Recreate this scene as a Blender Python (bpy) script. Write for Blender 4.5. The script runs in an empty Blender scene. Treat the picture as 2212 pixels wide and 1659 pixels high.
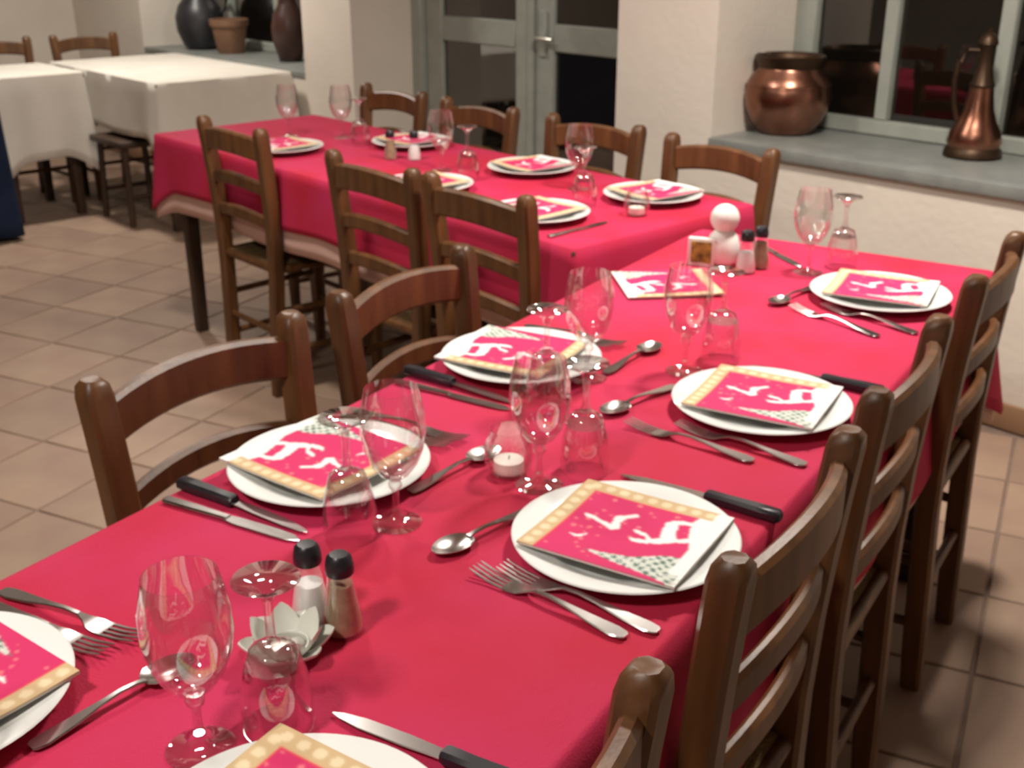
import bpy, bmesh, math, random
import numpy as np
from mathutils import Vector, Matrix

random.seed(7)
R = math.radians
scene = bpy.context.scene
COL = scene.collection

# ------------------------------------------------------------------ camera
cam_d = bpy.data.cameras.new('camera')
cam_d.sensor_fit = 'HORIZONTAL'
cam_d.sensor_width = 36.0
cam_d.lens = 36.0 * 2452.9 / 2212.0
cam_d.clip_start = 0.02
cam_d.dof.use_dof = True
cam_d.dof.focus_distance = 0.55
cam_d.dof.aperture_fstop = 20.0
cam = bpy.data.objects.new('camera', cam_d)
COL.objects.link(cam)
cam.location = (0, 0, 1.4333)
cam.rotation_euler = (R(90 - 21.775), 0, 0)
scene.camera = cam

# ------------------------------------------------------------------ world, lights, exposure
world = bpy.data.worlds.new('night')
scene.world = world
world.use_nodes = True
world.node_tree.nodes['Background'].inputs[0].default_value = (0.016, 0.012, 0.009, 1)
world.node_tree.nodes['Background'].inputs[1].default_value = 1.0

vs = scene.view_settings
vs.view_transform = 'Standard'
vs.look = 'None'
vs.gamma = 1.0
vs.use_curve_mapping = False
vs.exposure = 0.0


def area(name, loc, size, power, color):
    d = bpy.data.lights.new(name, 'AREA')
    d.shape = 'DISK'
    d.size = size
    d.energy = power
    d.color = color
    o = bpy.data.objects.new(name, d)
    COL.objects.link(o)
    o.location = loc
    return o


WARM = (1.0, 0.93, 0.84)
area('ceiling_lamp_main', (0.80, 2.45, 2.5), 0.28, 61, WARM)
area('ceiling_lamp_window', (2.25, 2.75, 2.5), 0.28, 26, WARM)
area('ceiling_lamp_middle', (-0.95, 2.9, 2.5), 0.28, 34, WARM)
area('ceiling_lamp_left', (-2.15, 6.0, 2.5), 0.28, 45, WARM)
area('ceiling_lamp_near', (-0.95, 0.1, 2.5), 0.28, 36, WARM)

# ------------------------------------------------------------------ frames measured from the photograph
A1 = R(57.3)      # direction of the near table's long axis
B1 = R(-48.0)     # direction of the back wall and the far table


def NW(u, v, z=0.0):
    return Vector((u * math.cos(A1) + v * math.sin(A1), u * math.sin(A1) - v * math.cos(A1), z))


def FW(s, t, z=0.0):
    return Vector((s * math.cos(B1) - t * math.sin(B1), s * math.sin(B1) + t * math.cos(B1), z))


# ------------------------------------------------------------------ helpers
def tag(o, label=None, cat=None, group=None, kind=None):
    if label:
        o['label'] = label
    if cat:
        o['category'] = cat
    if group:
        o['group'] = group
    if kind:
        o['kind'] = kind
    return o


def empty(name, loc=(0, 0, 0), rz=0.0):
    o = bpy.data.objects.new(name, None)
    o.empty_display_size = 0.05
    COL.objects.link(o)
    o.location = loc
    o.rotation_euler = (0, 0, rz)
    return o


def mesh_obj(name, me, mat=None, parent=None, loc=(0, 0, 0), rot=(0, 0, 0)):
    o = bpy.data.objects.new(name, me)
    if mat and not me.materials:
        me.materials.append(mat)
    COL.objects.link(o)
    o.parent = parent
    o.location = loc
    o.rotation_euler = rot
    return o


def to_mesh(name, bm, smooth=False, auto=None):
    bmesh.ops.recalc_face_normals(bm, faces=bm.faces)
    me = bpy.data.meshes.new(name)
    bm.to_mesh(me)
    bm.free()
    if smooth:
        me.polygons.foreach_set('use_smooth', [True] * len(me.polygons))
        if auto:
            me.set_sharp_from_angle(angle=R(auto))
    return me


def copy_tree(o, parent=None):
    c = o.copy()
    COL.objects.link(c)
    c.parent = parent
    for ch in list(o.children):
        copy_tree(ch, c)
    return c


def add_box(bm, x0, x1, y0, y1, z0, z1, bevel=0.0, seg=2):
    v = [bm.verts.new((x, y, z)) for z in (z0, z1) for y in (y0, y1) for x in (x0, x1)]
    f = [bm.faces.new([v[i] for i in q]) for q in
         ((0, 2, 3, 1), (4, 5, 7, 6), (0, 1, 5, 4), (2, 6, 7, 3), (0, 4, 6, 2), (1, 3, 7, 5))]
    if bevel:
        es = list({e for q in f for e in q.edges})
        bmesh.ops.bevel(bm, geom=es, offset=bevel, segments=seg, affect='EDGES', profile=0.5)


def box_mesh(name, x0, x1, y0, y1, z0, z1, bevel=0.0, seg=2):
    bm = bmesh.new()
    add_box(bm, x0, x1, y0, y1, z0, z1, bevel, seg)
    return to_mesh(name, bm, smooth=bevel > 0, auto=40)


def lathe_mesh(name, prof, seg=40, smooth=True, auto=50, close=False):
    bm = bmesh.new()
    rings = []
    for r, z in prof:
        if r < 1e-6:
            rings.append([bm.verts.new((0, 0, z))])
        else:
            rings.append([bm.verts.new((r * math.cos(2 * math.pi * k / seg), r * math.sin(2 * math.pi * k / seg), z))
                          for k in range(seg)])
    pairs = list(zip(rings, rings[1:]))
    if close:
        pairs.append((rings[-1], rings[0]))
    for a, b in pairs:
        for k in range(seg):
            j = (k + 1) % seg
            if len(a) == 1 and len(b) == 1:
                continue
            if len(a) == 1:
                bm.faces.new((a[0], b[k], b[j]))
            elif len(b) == 1:
                bm.faces.new((a[k], b[0], a[j]))
            else:
                bm.faces.new((a[k], b[k], b[j], a[j]))
    return to_mesh(name, bm, smooth, auto)


def sweep_mesh(name, rows, closed_ends=True, smooth=True, auto=45):
    """rows: list of cross-section loops (lists of points), all the same length"""
    bm = bmesh.new()
    vr = [[bm.verts.new(p) for p in row] for row in rows]
    n = len(rows[0])
    for a, b in zip(vr, vr[1:]):
        for k in range(n):
            j = (k + 1) % n
            bm.faces.new((a[k], a[j], b[j], b[k]))
    if closed_ends:
        bm.faces.new(vr[0])
        bm.faces.new(list(reversed(vr[-1])))
    return to_mesh(name, bm, smooth, auto)


def tube_rows(pts, rad, seg=10):
    pts = [Vector(p) for p in pts]
    rows = []
    for i, p in enumerate(pts):
        a = pts[max(i - 1, 0)]
        b = pts[min(i + 1, len(pts) - 1)]
        t = (b - a).normalized()
        ref = Vector((0, 0, 1)) if abs(t.z) < 0.95 else Vector((1, 0, 0))
        x = t.cross(ref).normalized()
        y = x.cross(t).normalized()
        r = rad[i] if isinstance(rad, (list, tuple)) else rad
        rows.append([p + x * r * math.cos(2 * math.pi * k / seg) + y * r * math.sin(2 * math.pi * k / seg)
                     for k in range(seg)])
    return rows


def smoothstep(x):
    x = min(max(x, 0.0), 1.0)
    return x * x * (3 - 2 * x)


def interp(tab, x):
    if x <= tab[0][0]:
        return tab[0][1]
    for (x0, y0), (x1, y1) in zip(tab, tab[1:]):
        if x <= x1:
            return y0 + (y1 - y0) * (x - x0) / (x1 - x0)
    return tab[-1][1]


# ------------------------------------------------------------------ materials
def mat_base(name):
    m = bpy.data.materials.new(name)
    m.use_nodes = True
    return m, m.node_tree, m.node_tree.nodes['Principled BSDF']


def mat(name, c1, c2=None, rough=0.6, scale=8.0, metal=0.0, bump=0.0, bscale=60.0, stretch=None, spec=0.5,
        random_tint=0.0, detail=2.0):
    m, nt, b = mat_base(name)
    b.inputs['Roughness'].default_value = rough
    b.inputs['Metallic'].default_value = metal
    b.inputs['Specular IOR Level'].default_value = spec
    tc = nt.nodes.new('ShaderNodeTexCoord')
    mp = nt.nodes.new('ShaderNodeMapping')
    if stretch:
        mp.inputs['Scale'].default_value = stretch
    nt.links.new(tc.outputs['Object'], mp.inputs['Vector'])
    nz = nt.nodes.new('ShaderNodeTexNoise')
    nz.inputs['Scale'].default_value = scale
    nz.inputs['Detail'].default_value = detail
    nt.links.new(mp.outputs['Vector'], nz.inputs['Vector'])
    rp = nt.nodes.new('ShaderNodeValToRGB')
    rp.color_ramp.elements[0].position = 0.3
    rp.color_ramp.elements[1].position = 0.7
    rp.color_ramp.elements[0].color = (*c1, 1)
    rp.color_ramp.elements[1].color = (*(c2 or c1), 1)
    nt.links.new(nz.outputs['Fac'], rp.inputs['Fac'])
    out = rp.outputs['Color']
    if random_tint:
        oi = nt.nodes.new('ShaderNodeObjectInfo')
        hs = nt.nodes.new('ShaderNodeHueSaturation')
        mr = nt.nodes.new('ShaderNodeMapRange')
        mr.inputs['To Min'].default_value = 1 - random_tint
        mr.inputs['To Max'].default_value = 1 + random_tint
        nt.links.new(oi.outputs['Random'], mr.inputs['Value'])
        nt.links.new(mr.outputs['Result'], hs.inputs['Value'])
        nt.links.new(out, hs.inputs['Color'])
        out = hs.outputs['Color']
    nt.links.new(out, b.inputs['Base Color'])
    if bump:
        n2 = nt.nodes.new('ShaderNodeTexNoise')
        n2.inputs['Scale'].default_value = bscale
        n2.inputs['Detail'].default_value = 1
        nt.links.new(mp.outputs['Vector'], n2.inputs['Vector'])
        bp = nt.nodes.new('ShaderNodeBump')
        bp.inputs['Strength'].default_value = bump
        bp.inputs['Distance'].default_value = 0.01
        nt.links.new(n2.outputs['Fac'], bp.inputs['Height'])
        nt.links.new(bp.outputs['Normal'], b.inputs['Normal'])
    return m


def mat_glass(name, tint=(1, 1, 1), blend=0.25, base=0.03, gain=0.55, rough=0.03):
    """clear thin glass: see-through face-on, reflecting towards the rims"""
    m = bpy.data.materials.new(name)
    m.use_nodes = True
    nt = m.node_tree
    nt.nodes.remove(nt.nodes['Principled BSDF'])
    out = nt.nodes['Material Output']
    tr = nt.nodes.new('ShaderNodeBsdfTransparent')
    tr.inputs['Color'].default_value = (*tint, 1)
    gl = nt.nodes.new('ShaderNodeBsdfGlossy')
    gl.inputs['Roughness'].default_value = rough
    gl.inputs['Color'].default_value = (1, 1, 1, 1)
    lw = nt.nodes.new('ShaderNodeLayerWeight')
    lw.inputs['Blend'].default_value = blend
    mr = nt.nodes.new('ShaderNodeMapRange')
    mr.inputs['To Min'].default_value = base
    mr.inputs['To Max'].default_value = gain
    nt.links.new(lw.outputs['Facing'], mr.inputs['Value'])
    mx = nt.nodes.new('ShaderNodeMixShader')
    nt.links.new(mr.outputs['Result'], mx.inputs['Fac'])
    nt.links.new(tr.outputs[0], mx.inputs[1])
    nt.links.new(gl.outputs[0], mx.inputs[2])
    nt.links.new(mx.outputs[0], out.inputs['Surface'])
    return m


M = {}
M['wall'] = mat('painted_plaster', (0.70, 0.63, 0.55), (0.76, 0.69, 0.60), 0.85, 3.0, bump=0.15, bscale=40)
M['ceiling'] = mat('ceiling_boards', (0.34, 0.27, 0.20), (0.40, 0.32, 0.24), 0.9, 2.0)
M['grout'] = mat('grout', (0.19, 0.13, 0.10), (0.23, 0.165, 0.13), 0.95, 30.0)
M['tile'] = mat('terracotta_tile', (0.285, 0.180, 0.135), (0.355, 0.245, 0.170), 0.6, 4.0, bump=0.1, bscale=30, random_tint=0.12)
M['skirting'] = mat('terracotta_skirting', (0.30, 0.17, 0.09), (0.36, 0.21, 0.12), 0.5, 9.0)
M['slate'] = mat('grey_slate', (0.19, 0.20, 0.19), (0.26, 0.27, 0.25), 0.45, 10.0, bump=0.1, bscale=50)
M['frame'] = mat('grey_green_paint', (0.30, 0.32, 0.28), (0.35, 0.37, 0.33), 0.45, 12.0)
M['pane'] = mat_glass('window_pane', (0.5, 0.48, 0.44), 0.3, 0.06, 0.4, 0.02)
M['steel_hw'] = mat('brushed_metal', (0.6, 0.58, 0.54), (0.7, 0.68, 0.62), 0.3, 20.0, metal=1.0)
M['wood'] = mat('brown_wood', (0.080, 0.031, 0.0098), (0.155, 0.065, 0.021), 0.42, 5.0, bump=0.025, bscale=30,
                stretch=(6, 6, 1), random_tint=0.15)
M['dark_wood'] = mat('dark_wood', (0.035, 0.018, 0.010), (0.06, 0.030, 0.015), 0.45, 5.0, stretch=(6, 6, 1))
M['rush'] = mat('woven_rush', (0.22, 0.14, 0.06), (0.32, 0.22, 0.10), 0.8, 40.0, bump=0.5, bscale=90)
M['red'] = mat('crimson_cloth', (0.50, 0.018, 0.050), (0.53, 0.028, 0.100), 0.80, 5.0, bump=0.12, bscale=420, spec=0.25)
M['pink'] = mat('pale_undercloth', (0.66, 0.42, 0.36), (0.72, 0.48, 0.42), 0.85, 6.0, bump=0.1, bscale=300, spec=0.2)
M['white_cloth'] = mat('white_cloth', (0.68, 0.63, 0.56), (0.75, 0.70, 0.63), 0.85, 5.0, bump=0.1, bscale=300, spec=0.2)
M['navy'] = mat('navy_cloth', (0.010, 0.018, 0.045), (0.016, 0.028, 0.065), 0.85, 6.0, bump=0.1, bscale=300, spec=0.2)
M['china'] = mat('white_china', (0.80, 0.82, 0.80), (0.84, 0.86, 0.84), 0.14, 3.0)
M['glass'] = mat_glass('clear_glass', (0.985, 0.975, 0.975), 0.30, 0.025, 0.75, 0.03)
M['glass_thick'] = mat_glass('thick_glass', (0.97, 0.96, 0.96), 0.40, 0.04, 0.85, 0.05)
M['steel'] = mat('cutlery_steel', (0.62, 0.60, 0.58), (0.72, 0.70, 0.68), 0.22, 15.0, metal=1.0)
M['black'] = mat('black_plastic', (0.012, 0.011, 0.014), (0.022, 0.020, 0.026), 0.35, 12.0)
M['salt'] = mat('white_salt', (0.80, 0.79, 0.77), (0.86, 0.85, 0.83), 0.9, 60.0)
M['pepper'] = mat('ground_pepper', (0.30, 0.20, 0.12), (0.42, 0.31, 0.20), 0.9, 90.0)
M['wax'] = mat('white_wax', (0.85, 0.82, 0.74), (0.88, 0.85, 0.78), 0.5, 10.0)
M['ceramic'] = mat('matt_white_ceramic', (0.82, 0.80, 0.75), (0.86, 0.84, 0.80), 0.5, 8.0)
M['petal'] = mat('frosted_white_glass', (0.66, 0.67, 0.60), (0.80, 0.80, 0.74), 0.25, 18.0)
M['copper'] = mat('old_copper', (0.22, 0.095, 0.06), (0.40, 0.19, 0.13), 0.30, 9.0, metal=1.0, bump=0.12, bscale=25)
M['dark_copper'] = mat('blackened_copper', (0.045, 0.028, 0.016), (0.08, 0.045, 0.026), 0.45, 12.0, metal=0.8)
M['terracotta'] = mat('terracotta_pot', (0.17, 0.085, 0.045), (0.22, 0.115, 0.065), 0.75, 8.0)
M['dark_glaze'] = mat('dark_glaze', (0.014, 0.014, 0.017), (0.03, 0.028, 0.032), 0.4, 8.0)
M['red_glaze'] = mat('dark_red_glaze', (0.035, 0.014, 0.010), (0.06, 0.022, 0.014), 0.4, 8.0)
M['card_print'] = mat('olive_gold_print', (0.10, 0.10, 0.02), (0.55, 0.45, 0.06), 0.5, 55.0, detail=2)


def vcol_mat(name):
    m, nt, b = mat_base(name)
    at = nt.nodes.new('ShaderNodeVertexColor')
    at.layer_name = 'print'
    nt.links.new(at.outputs['Color'], b.inputs['Base Color'])
    b.inputs['Roughness'].default_value = 0.75
    b.inputs['Specular IOR Level'].default_value = 0.25
    n2 = nt.nodes.new('ShaderNodeTexNoise')
    n2.inputs['Scale'].default_value = 500
    bp = nt.nodes.new('ShaderNodeBump')
    bp.inputs['Strength'].default_value = 0.1
    bp.inputs['Distance'].default_value = 0.002
    nt.links.new(n2.outputs['Fac'], bp.inputs['Height'])
    nt.links.new(bp.outputs['Normal'], b.inputs['Normal'])
    return m


M['napkin'] = vcol_mat('printed_paper')

# ================================================================== THE ROOM
WALL_T = 3.284
S0, S1, T0 = -8.2, 3.0, -3.6
SILL = 0.745
H = 2.65
rz_wall = B1      # local x = s, local y = t


def wall_obj(name, boxes, m):
    bm = bmesh.new()
    for b in boxes:
        add_box(bm, *b)
    o = mesh_obj(name, to_mesh(name, bm), m)
    o.rotation_euler = (0, 0, B1)
    return tag(o, kind='structure')


TB = 3.86
wall_obj('wall_back', [
    (S0 - 0.3, -7.15, WALL_T, TB, 0, H),
    (-7.15, -5.26, WALL_T, TB, 0, SILL - 0.04), (-7.15, -5.26, WALL_T, TB, 2.15, H),
    (-5.26, -4.82, WALL_T, TB, 0, H),
    (-4.82, -3.05, WALL_T, TB, 2.2, H),
    (-3.05, -2.58, WALL_T, TB, 0, H),
    (-2.58, -0.42, WALL_T, TB, 0, SILL - 0.04), (-2.58, -0.42, WALL_T, TB, 2.15, H),
    (-0.42, S1 + 0.3, WALL_T, TB, 0, H)], M['wall'])
wall_obj('wall_left', [(S0 - 0.3, S0, T0, WALL_T, 0, H)], M['wall'])
wall_obj('wall_right', [(S1, S1 + 0.3, T0, WALL_T, 0, H)], M['wall'])
wall_obj('wall_front', [(S0 - 0.3, S1 + 0.3, T0 - 0.3, T0, 0, H)], M['wall'])
wall_obj('ceiling', [(S0 - 0.3, S1 + 0.3, T0 - 0.3, TB, H, H + 0.1)], M['ceiling'])

# skirting along the back wall
for nm, a, b in (('trim_1', -3.05, S1), ('trim_2', -5.26, -4.82), ('trim_3', S0, -5.26)):
    o = mesh_obj(nm, box_mesh(nm, a, b, WALL_T - 0.015, WALL_T, 0, 0.085, 0.004), M['skirting'])
    o.rotation_euler = (0, 0, B1)
    tag(o, kind='structure')

# floor: grout bed + tiles set at their own angle
floor = mesh_obj('floor', box_mesh('floor', S0 - 0.3, S1 + 0.3, T0 - 0.3, TB, -0.08, -0.004), M['grout'])
floor.rotation_euler = (0, 0, B1)
tag(floor, kind='structure')
TA, TS = R(-26.0), 0.33
GAP = 0.007
tile_me = box_mesh('tile', -TS / 2 + GAP / 2, TS / 2 - GAP / 2, -TS / 2 + GAP / 2, TS / 2 - GAP / 2, -0.012, 0.0, 0.003, 1)
tile_me.materials.append(M['tile'])
cp, sp = math.cos(R(21.775)), math.sin(R(21.775))


def in_view(p, mx=130):
    q = p - cam.location
    zc = q.y * cp - q.z * sp
    if zc < 0.2:
        return None
    x = 1106 + 2452.9 * q.x / zc
    y = 829.5 - 2452.9 * (q.y * sp + q.z * cp) / zc
    return zc if (-mx < x < 2212 + mx and -mx < y < 1659 + mx) else None


# under the near-table joint lines measured at the right of the photograph
org = Vector((1.10, 2.263, 0))
tx, ty = Vector((math.cos(TA), math.sin(TA), 0)), Vector((-math.sin(TA), math.cos(TA), 0))
inv = floor.rotation_euler.to_matrix().inverted()
seen, rest = [], []
for i in range(-40, 40):
    for j in range(-40, 40):
        p = org + tx * (i + 0.5) * TS + ty * (j + 0.5) * TS
        st = inv @ p
        if not (S0 + 0.24 < st.x < S1 - 0.24 and T0 + 0.24 < st.y < WALL_T - 0.02):
            if not (-4.82 < st.x < -3.05 and st.y < 3.7 and st.y > 0):
                continue
        d = in_view(p)
        (seen if d else rest).append((d or 0, p))
seen.sort(key=lambda q: q[0])
rest += seen[290:]
fl_inv = floor.rotation_euler.to_matrix().to_4x4().inverted()
for d, p in seen[:290]:
    o = bpy.data.objects.new('tile', tile_me)
    COL.objects.link(o)
    o.parent = floor
    o.location = inv @ p
    o.rotation_euler = (0, 0, TA - B1)
bm = bmesh.new()
h = TS / 2 - GAP / 2
for d, p in rest:
    q = [inv @ (p + tx * a * h + ty * b * h) for a, b in ((-1, -1), (1, -1), (1, 1), (-1, 1))]
    top = [bm.verts.new((v.x, v.y, 0)) for v in q]
    bot = [bm.verts.new((v.x, v.y, -0.012)) for v in q]
    bm.faces.new(top)
    for k in range(4):
        bm.faces.new((top[k], bot[k], bot[(k + 1) % 4], top[(k + 1) % 4]))
o = mesh_obj('tile_field', to_mesh('tile_field', bm), M['tile'], floor)
tag(o, kind='stuff')


# ---- windows
def window(name, s0, s1, t, z0, z1, posts, sill_front):
    """posts: s of the mullion centres"""
    w = empty(name)
    w.rotation_euler = (0, 0, B1)
    tag(w, kind='structure')
    fw = 0.09
    bm = bmesh.new()
    add_box(bm, s0, s0 + fw, t - 0.03, t + 0.04, z0, z1, 0.006, 1)
    add_box(bm, s1 - fw, s1, t - 0.03, t + 0.04, z0, z1, 0.006, 1)
    add_box(bm, s0 + fw, s1 - fw, t - 0.03, t + 0.04, z0, z0 + 0.055, 0.006, 1)
    add_box(bm, s0 + fw, s1 - fw, t - 0.03, t + 0.04, z1 - 0.055, z1, 0.006, 1)
    mesh_obj('window_frame', to_mesh('window_frame', bm, True, 40), M['frame'], w)
    edges = [s0 + fw] + [q for p in posts for q in (p - 0.027, p + 0.027)] + [s1 - fw]
    for p in posts:
        mesh_obj('mullion', box_mesh('mullion', p - 0.027, p + 0.027, t - 0.025, t + 0.035, z0 + 0.055, z1 - 0.055, 0.005, 1),
                 M['frame'], w)
    for a, b in zip(edges[0::2], edges[1::2]):
        mesh_obj('pane', box_mesh('pane', a, b, t, t + 0.005, z0 + 0.055, z1 - 0.055), M['pane'], w)
    mesh_obj('window_sill', box_mesh('window_sill', s0 + 0.002, s1 - 0.002, sill_front, t + 0.04, SILL - 0.04, SILL, 0.004, 2),
             M['slate'], w)
    return w


window('window_1', -2.58, -0.42, 3.77, SILL, 2.15, [-2.19, -1.775, -1.36, -0.945], WALL_T - 0.02)
window('window_2', -7.15, -5.26, 3.72, SILL, 2.15, [-6.75, -6.2, -5.65], WALL_T - 0.0)

# ---- double glazed door
dr = empty('door_1')
dr.rotation_euler = (0, 0, B1)
tag(dr, kind='structure')
dt = 3.68
bm = bmesh.new()
add_box(bm, -4.82, -4.74, dt - 0.03, dt + 0.06, 0, 2.2, 0.006, 1)
add_box(bm, -3.13, -3.05, dt - 0.03, dt + 0.06, 0, 2.2, 0.006, 1)
add_box(bm, -4.74, -3.13, dt - 0.03, dt + 0.06, 2.12, 2.2, 0.006, 1)
mesh_obj('door_frame', to_mesh('door_frame', bm, True, 40), M['frame'], dr)
for k, (a, b) in enumerate(((-4.735, -3.94), (-3.935, -3.135))):
    bm = bmesh.new()
    st = 0.125
    add_box(bm, a, a + st, dt, dt + 0.045, 0.012, 2.115, 0.006, 1)
    add_box(bm, b - st, b, dt, dt + 0.045, 0.012, 2.115, 0.006, 1)
    for z0, z1 in ((0.012, 0.26), (0.925, 1.045), (2.0, 2.115)):
        add_box(bm, a + st, b - st, dt, dt + 0.045, z0, z1, 0.006, 1)
    leaf = mesh_obj('door_leaf', to_mesh('door_leaf', bm, True, 40), M['frame'], dr)
    for z0, z1 in ((0.26, 0.925), (1.045, 2.0)):
        mesh_obj('pane', box_mesh('pane', a + st, b - st, dt + 0.02, dt + 0.025, z0, z1), M['pane'], leaf)
    if k == 1:
        bm = bmesh.new()
        add_box(bm, a + 0.04, a + 0.085, dt - 0.012, dt, 0.90, 1.10, 0.004, 1)
        mesh_obj('lock_plate', to_mesh('lock_plate', bm, True, 40), M['frame'], leaf)
        mesh_obj('door_handle', sweep_mesh('door_handle', tube_rows(
            [(a + 0.06, dt - 0.01, 0.985), (a + 0.06, dt - 0.045, 0.985), (a + 0.075, dt - 0.055, 0.985),
             (a + 0.175, dt - 0.055, 0.982)], 0.010)), M['steel_hw'], leaf)
    else:
        mesh_obj('astragal', box_mesh('astragal', b - 0.03, b + 0.012, dt - 0.014, dt, 0.012, 2.115, 0.004, 1), M['frame'], leaf)


# ================================================================== TABLES AND CLOTHS
def table(name, x0, x1, y0, y1, origin_rot, ztop, m, leg=0.055, inset=0.05):
    t = empty(name)
    t.rotation_euler = (0, 0, origin_rot)
    mesh_obj('table_top', box_mesh('table_top', x0, x1, y0, y1, ztop - 0.03, ztop, 0.004, 1), m, t)
    i = inset
    for nm, b in (('apron', (x0 + i, x1 - i, y0 + i, y0 + i + 0.022)), ('apron', (x0 + i, x1 - i, y1 - i - 0.022, y1 - i)),
                  ('apron', (x0 + i, x0 + i + 0.022, y0 + i + 0.022, y1 - i - 0.022)),
                  ('apron', (x1 - i - 0.022, x1 - i, y0 + i + 0.022, y1 - i - 0.022))):
        mesh_obj(nm, box_mesh(nm, *b, ztop - 0.12, ztop - 0.03), m, t)
    for x in (x0 + i, x1 - i - leg):
        for y in (y0 + i, y1 - i - leg):
            bm = bmesh.new()
            add_box(bm, x - 0.004, x + leg - 0.004, y - 0.004, y + leg - 0.004, 0, ztop - 0.03, 0.006, 2)
            for v in bm.verts:
                k = 1 - 0.25 * (1 - v.co.z / ztop)
                v.co.x = x + leg / 2 + (v.co.x - x - leg / 2) * k
                v.co.y = y + leg / 2 + (v.co.y - y - leg / 2) * k
            mesh_obj('leg', to_mesh('leg', bm, True, 40), m, t)
    return t


def cloth(name, x0, x1, y0, y1, rot, ztop, hem, corner, flare, m, seed=1, amp=1.0, hems=None):
    """hems: optional hem heights for the sides (y0, x1, y1, x0)"""
    rnd = random.Random(seed)
    rad = 0.018
    per = []   # (point, normal, distance to nearest corner, side)
    cs = [(x0, y0), (x1, y0), (x1, y1), (x0, y1)]
    step = 0.03
    for k in range(4):
        a, b = Vector((*cs[k], 0)), Vector((*cs[(k + 1) % 4], 0))
        L = (b - a).length
        t = (b - a) / L
        nrm = Vector((t.y, -t.x, 0))
        n = max(2, int((L - 2 * rad) / step))
        for i in range(n + 1):
            d = rad + (L - 2 * rad) * i / n
            per.append((a + t * d, nrm, min(d, L - d), k, d))
        c = b - t * rad + Vector((-nrm.x, -nrm.y, 0)) * rad
        t2 = Vector((-nrm.x, -nrm.y, 0))
        for j in (1, 2, 3):
            ang = math.pi / 2 * j / 4
            nn = nrm * math.cos(ang) + t * math.sin(ang)
            per.append((c + nn * rad, nn, 0.0, k, 0))
    ph = [rnd.uniform(0, 6.28) for _ in range(8)]
    rows = 9
    bm = bmesh.new()
    ring0 = []
    rr = 0.010
    inner = [bm.verts.new((p.x - n.x * rr, p.y - n.y * rr, ztop)) for p, n, d, k, a in per]
    rings = [inner]
    rings.append([bm.verts.new((p.x - n.x * rr * 0.3, p.y - n.y * rr * 0.3, ztop - rr * 0.3)) for p, n, d, k, a in per])
    for r in range(1, rows + 1):
        f = r / rows
        row = []
        for p, n, d, k, a in per:
            hz = hems[k] if hems else hem
            cw = max(0.0, 1 - d / 0.17)
            drop = (ztop - rr - hz) + corner * cw ** 1.6
            wave = 0.5 * math.sin(a * 13.0 + ph[k]) + 0.35 * math.sin(a * 23.0 + ph[k + 4])
            cf = cw ** 1.3
            fold = -0.35 * math.exp(-((d - 0.11) / 0.05) ** 2)
            off = flare * f ** 1.2 * (0.75 + amp * 0.5 * wave * (1 - cf) + 1.2 * cf + fold)
            z = ztop - rr - drop * f + (0.006 * math.sin(a * 9 + ph[k]) * f)
            row.append(bm.verts.new((p.x + n.x * max(off, 0.001), p.y + n.y * max(off, 0.001), z)))
        rings.append(row)
    n = len(per)
    for a, b in zip(rings, rings[1:]):
        for i in range(n):
            j = (i + 1) % n
            bm.faces.new((a[i], a[j], b[j], b[i]))
    bm.faces.new(inner)
    me = to_mesh(name, bm, True, 60)
    o = mesh_obj(name, me, m)
    o.rotation_euler = (0, 0, rot)
    sol = o.modifiers.new('thick', 'SOLIDIFY')
    sol.thickness = 0.0012
    sol.offset = 1
    return o


# near table: local x = u, local y = -v (right-handed)
ZT = 0.75
U0, U1, V0, V1 = 0.10, 2.56, -1.09, -0.40
nt_ = table('dining_table', U0, U1, -V1, -V0, A1, ZT - 0.006, M['dark_wood'])
tag(nt_, 'long dark wooden dining table under the nearer red cloth', 'table', 'restaurant tables')
o = cloth('undercloth', U0 - 0.001, U1 + 0.001, -V1 - 0.001, -V0 + 0.001, A1, ZT - 0.004, 0.47, 0.07, 0.024, M['pink'], 3, 0.6)
tag(o, 'pale undercloth peeping out below the nearer red tablecloth', 'tablecloth', 'pale undercloths')
o = cloth('tablecloth', U0 - 0.003, U1 + 0.003, -V1 - 0.003, -V0 + 0.003, A1, ZT, 0.495, 0.07, 0.032, M['red'], 3, 0.6)
tag(o, 'crimson red tablecloth on the nearer table, set with large plates', 'tablecloth', 'red tablecloths')

SF0, SF1, TF0, TF1 = -3.955, -1.80, 1.812, 2.50
ft_ = table('dining_table', SF0, SF1, TF0, TF1, B1, ZT - 0.006, M['dark_wood'])
tag(ft_, 'dark wooden dining table under the farther red cloth, beside the glazed door', 'table', 'restaurant tables')
o = cloth('undercloth', SF0 - 0.001, SF1 + 0.001, TF0 - 0.001, TF1 + 0.001, B1, ZT - 0.004, 0.495, 0.05, 0.012, M['pink'], 5, 0.6)
tag(o, 'pale pink undercloth showing below the farther red tablecloth', 'tablecloth', 'pale undercloths')
o = cloth('tablecloth', SF0 - 0.003, SF1 + 0.003, TF0 - 0.003, TF1 + 0.003, B1, ZT, 0.565, 0.09, 0.018, M['red'], 5, 0.6)
tag(o, 'crimson red tablecloth on the farther table, behind the row of chair backs', 'tablecloth', 'red tablecloths')

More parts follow.
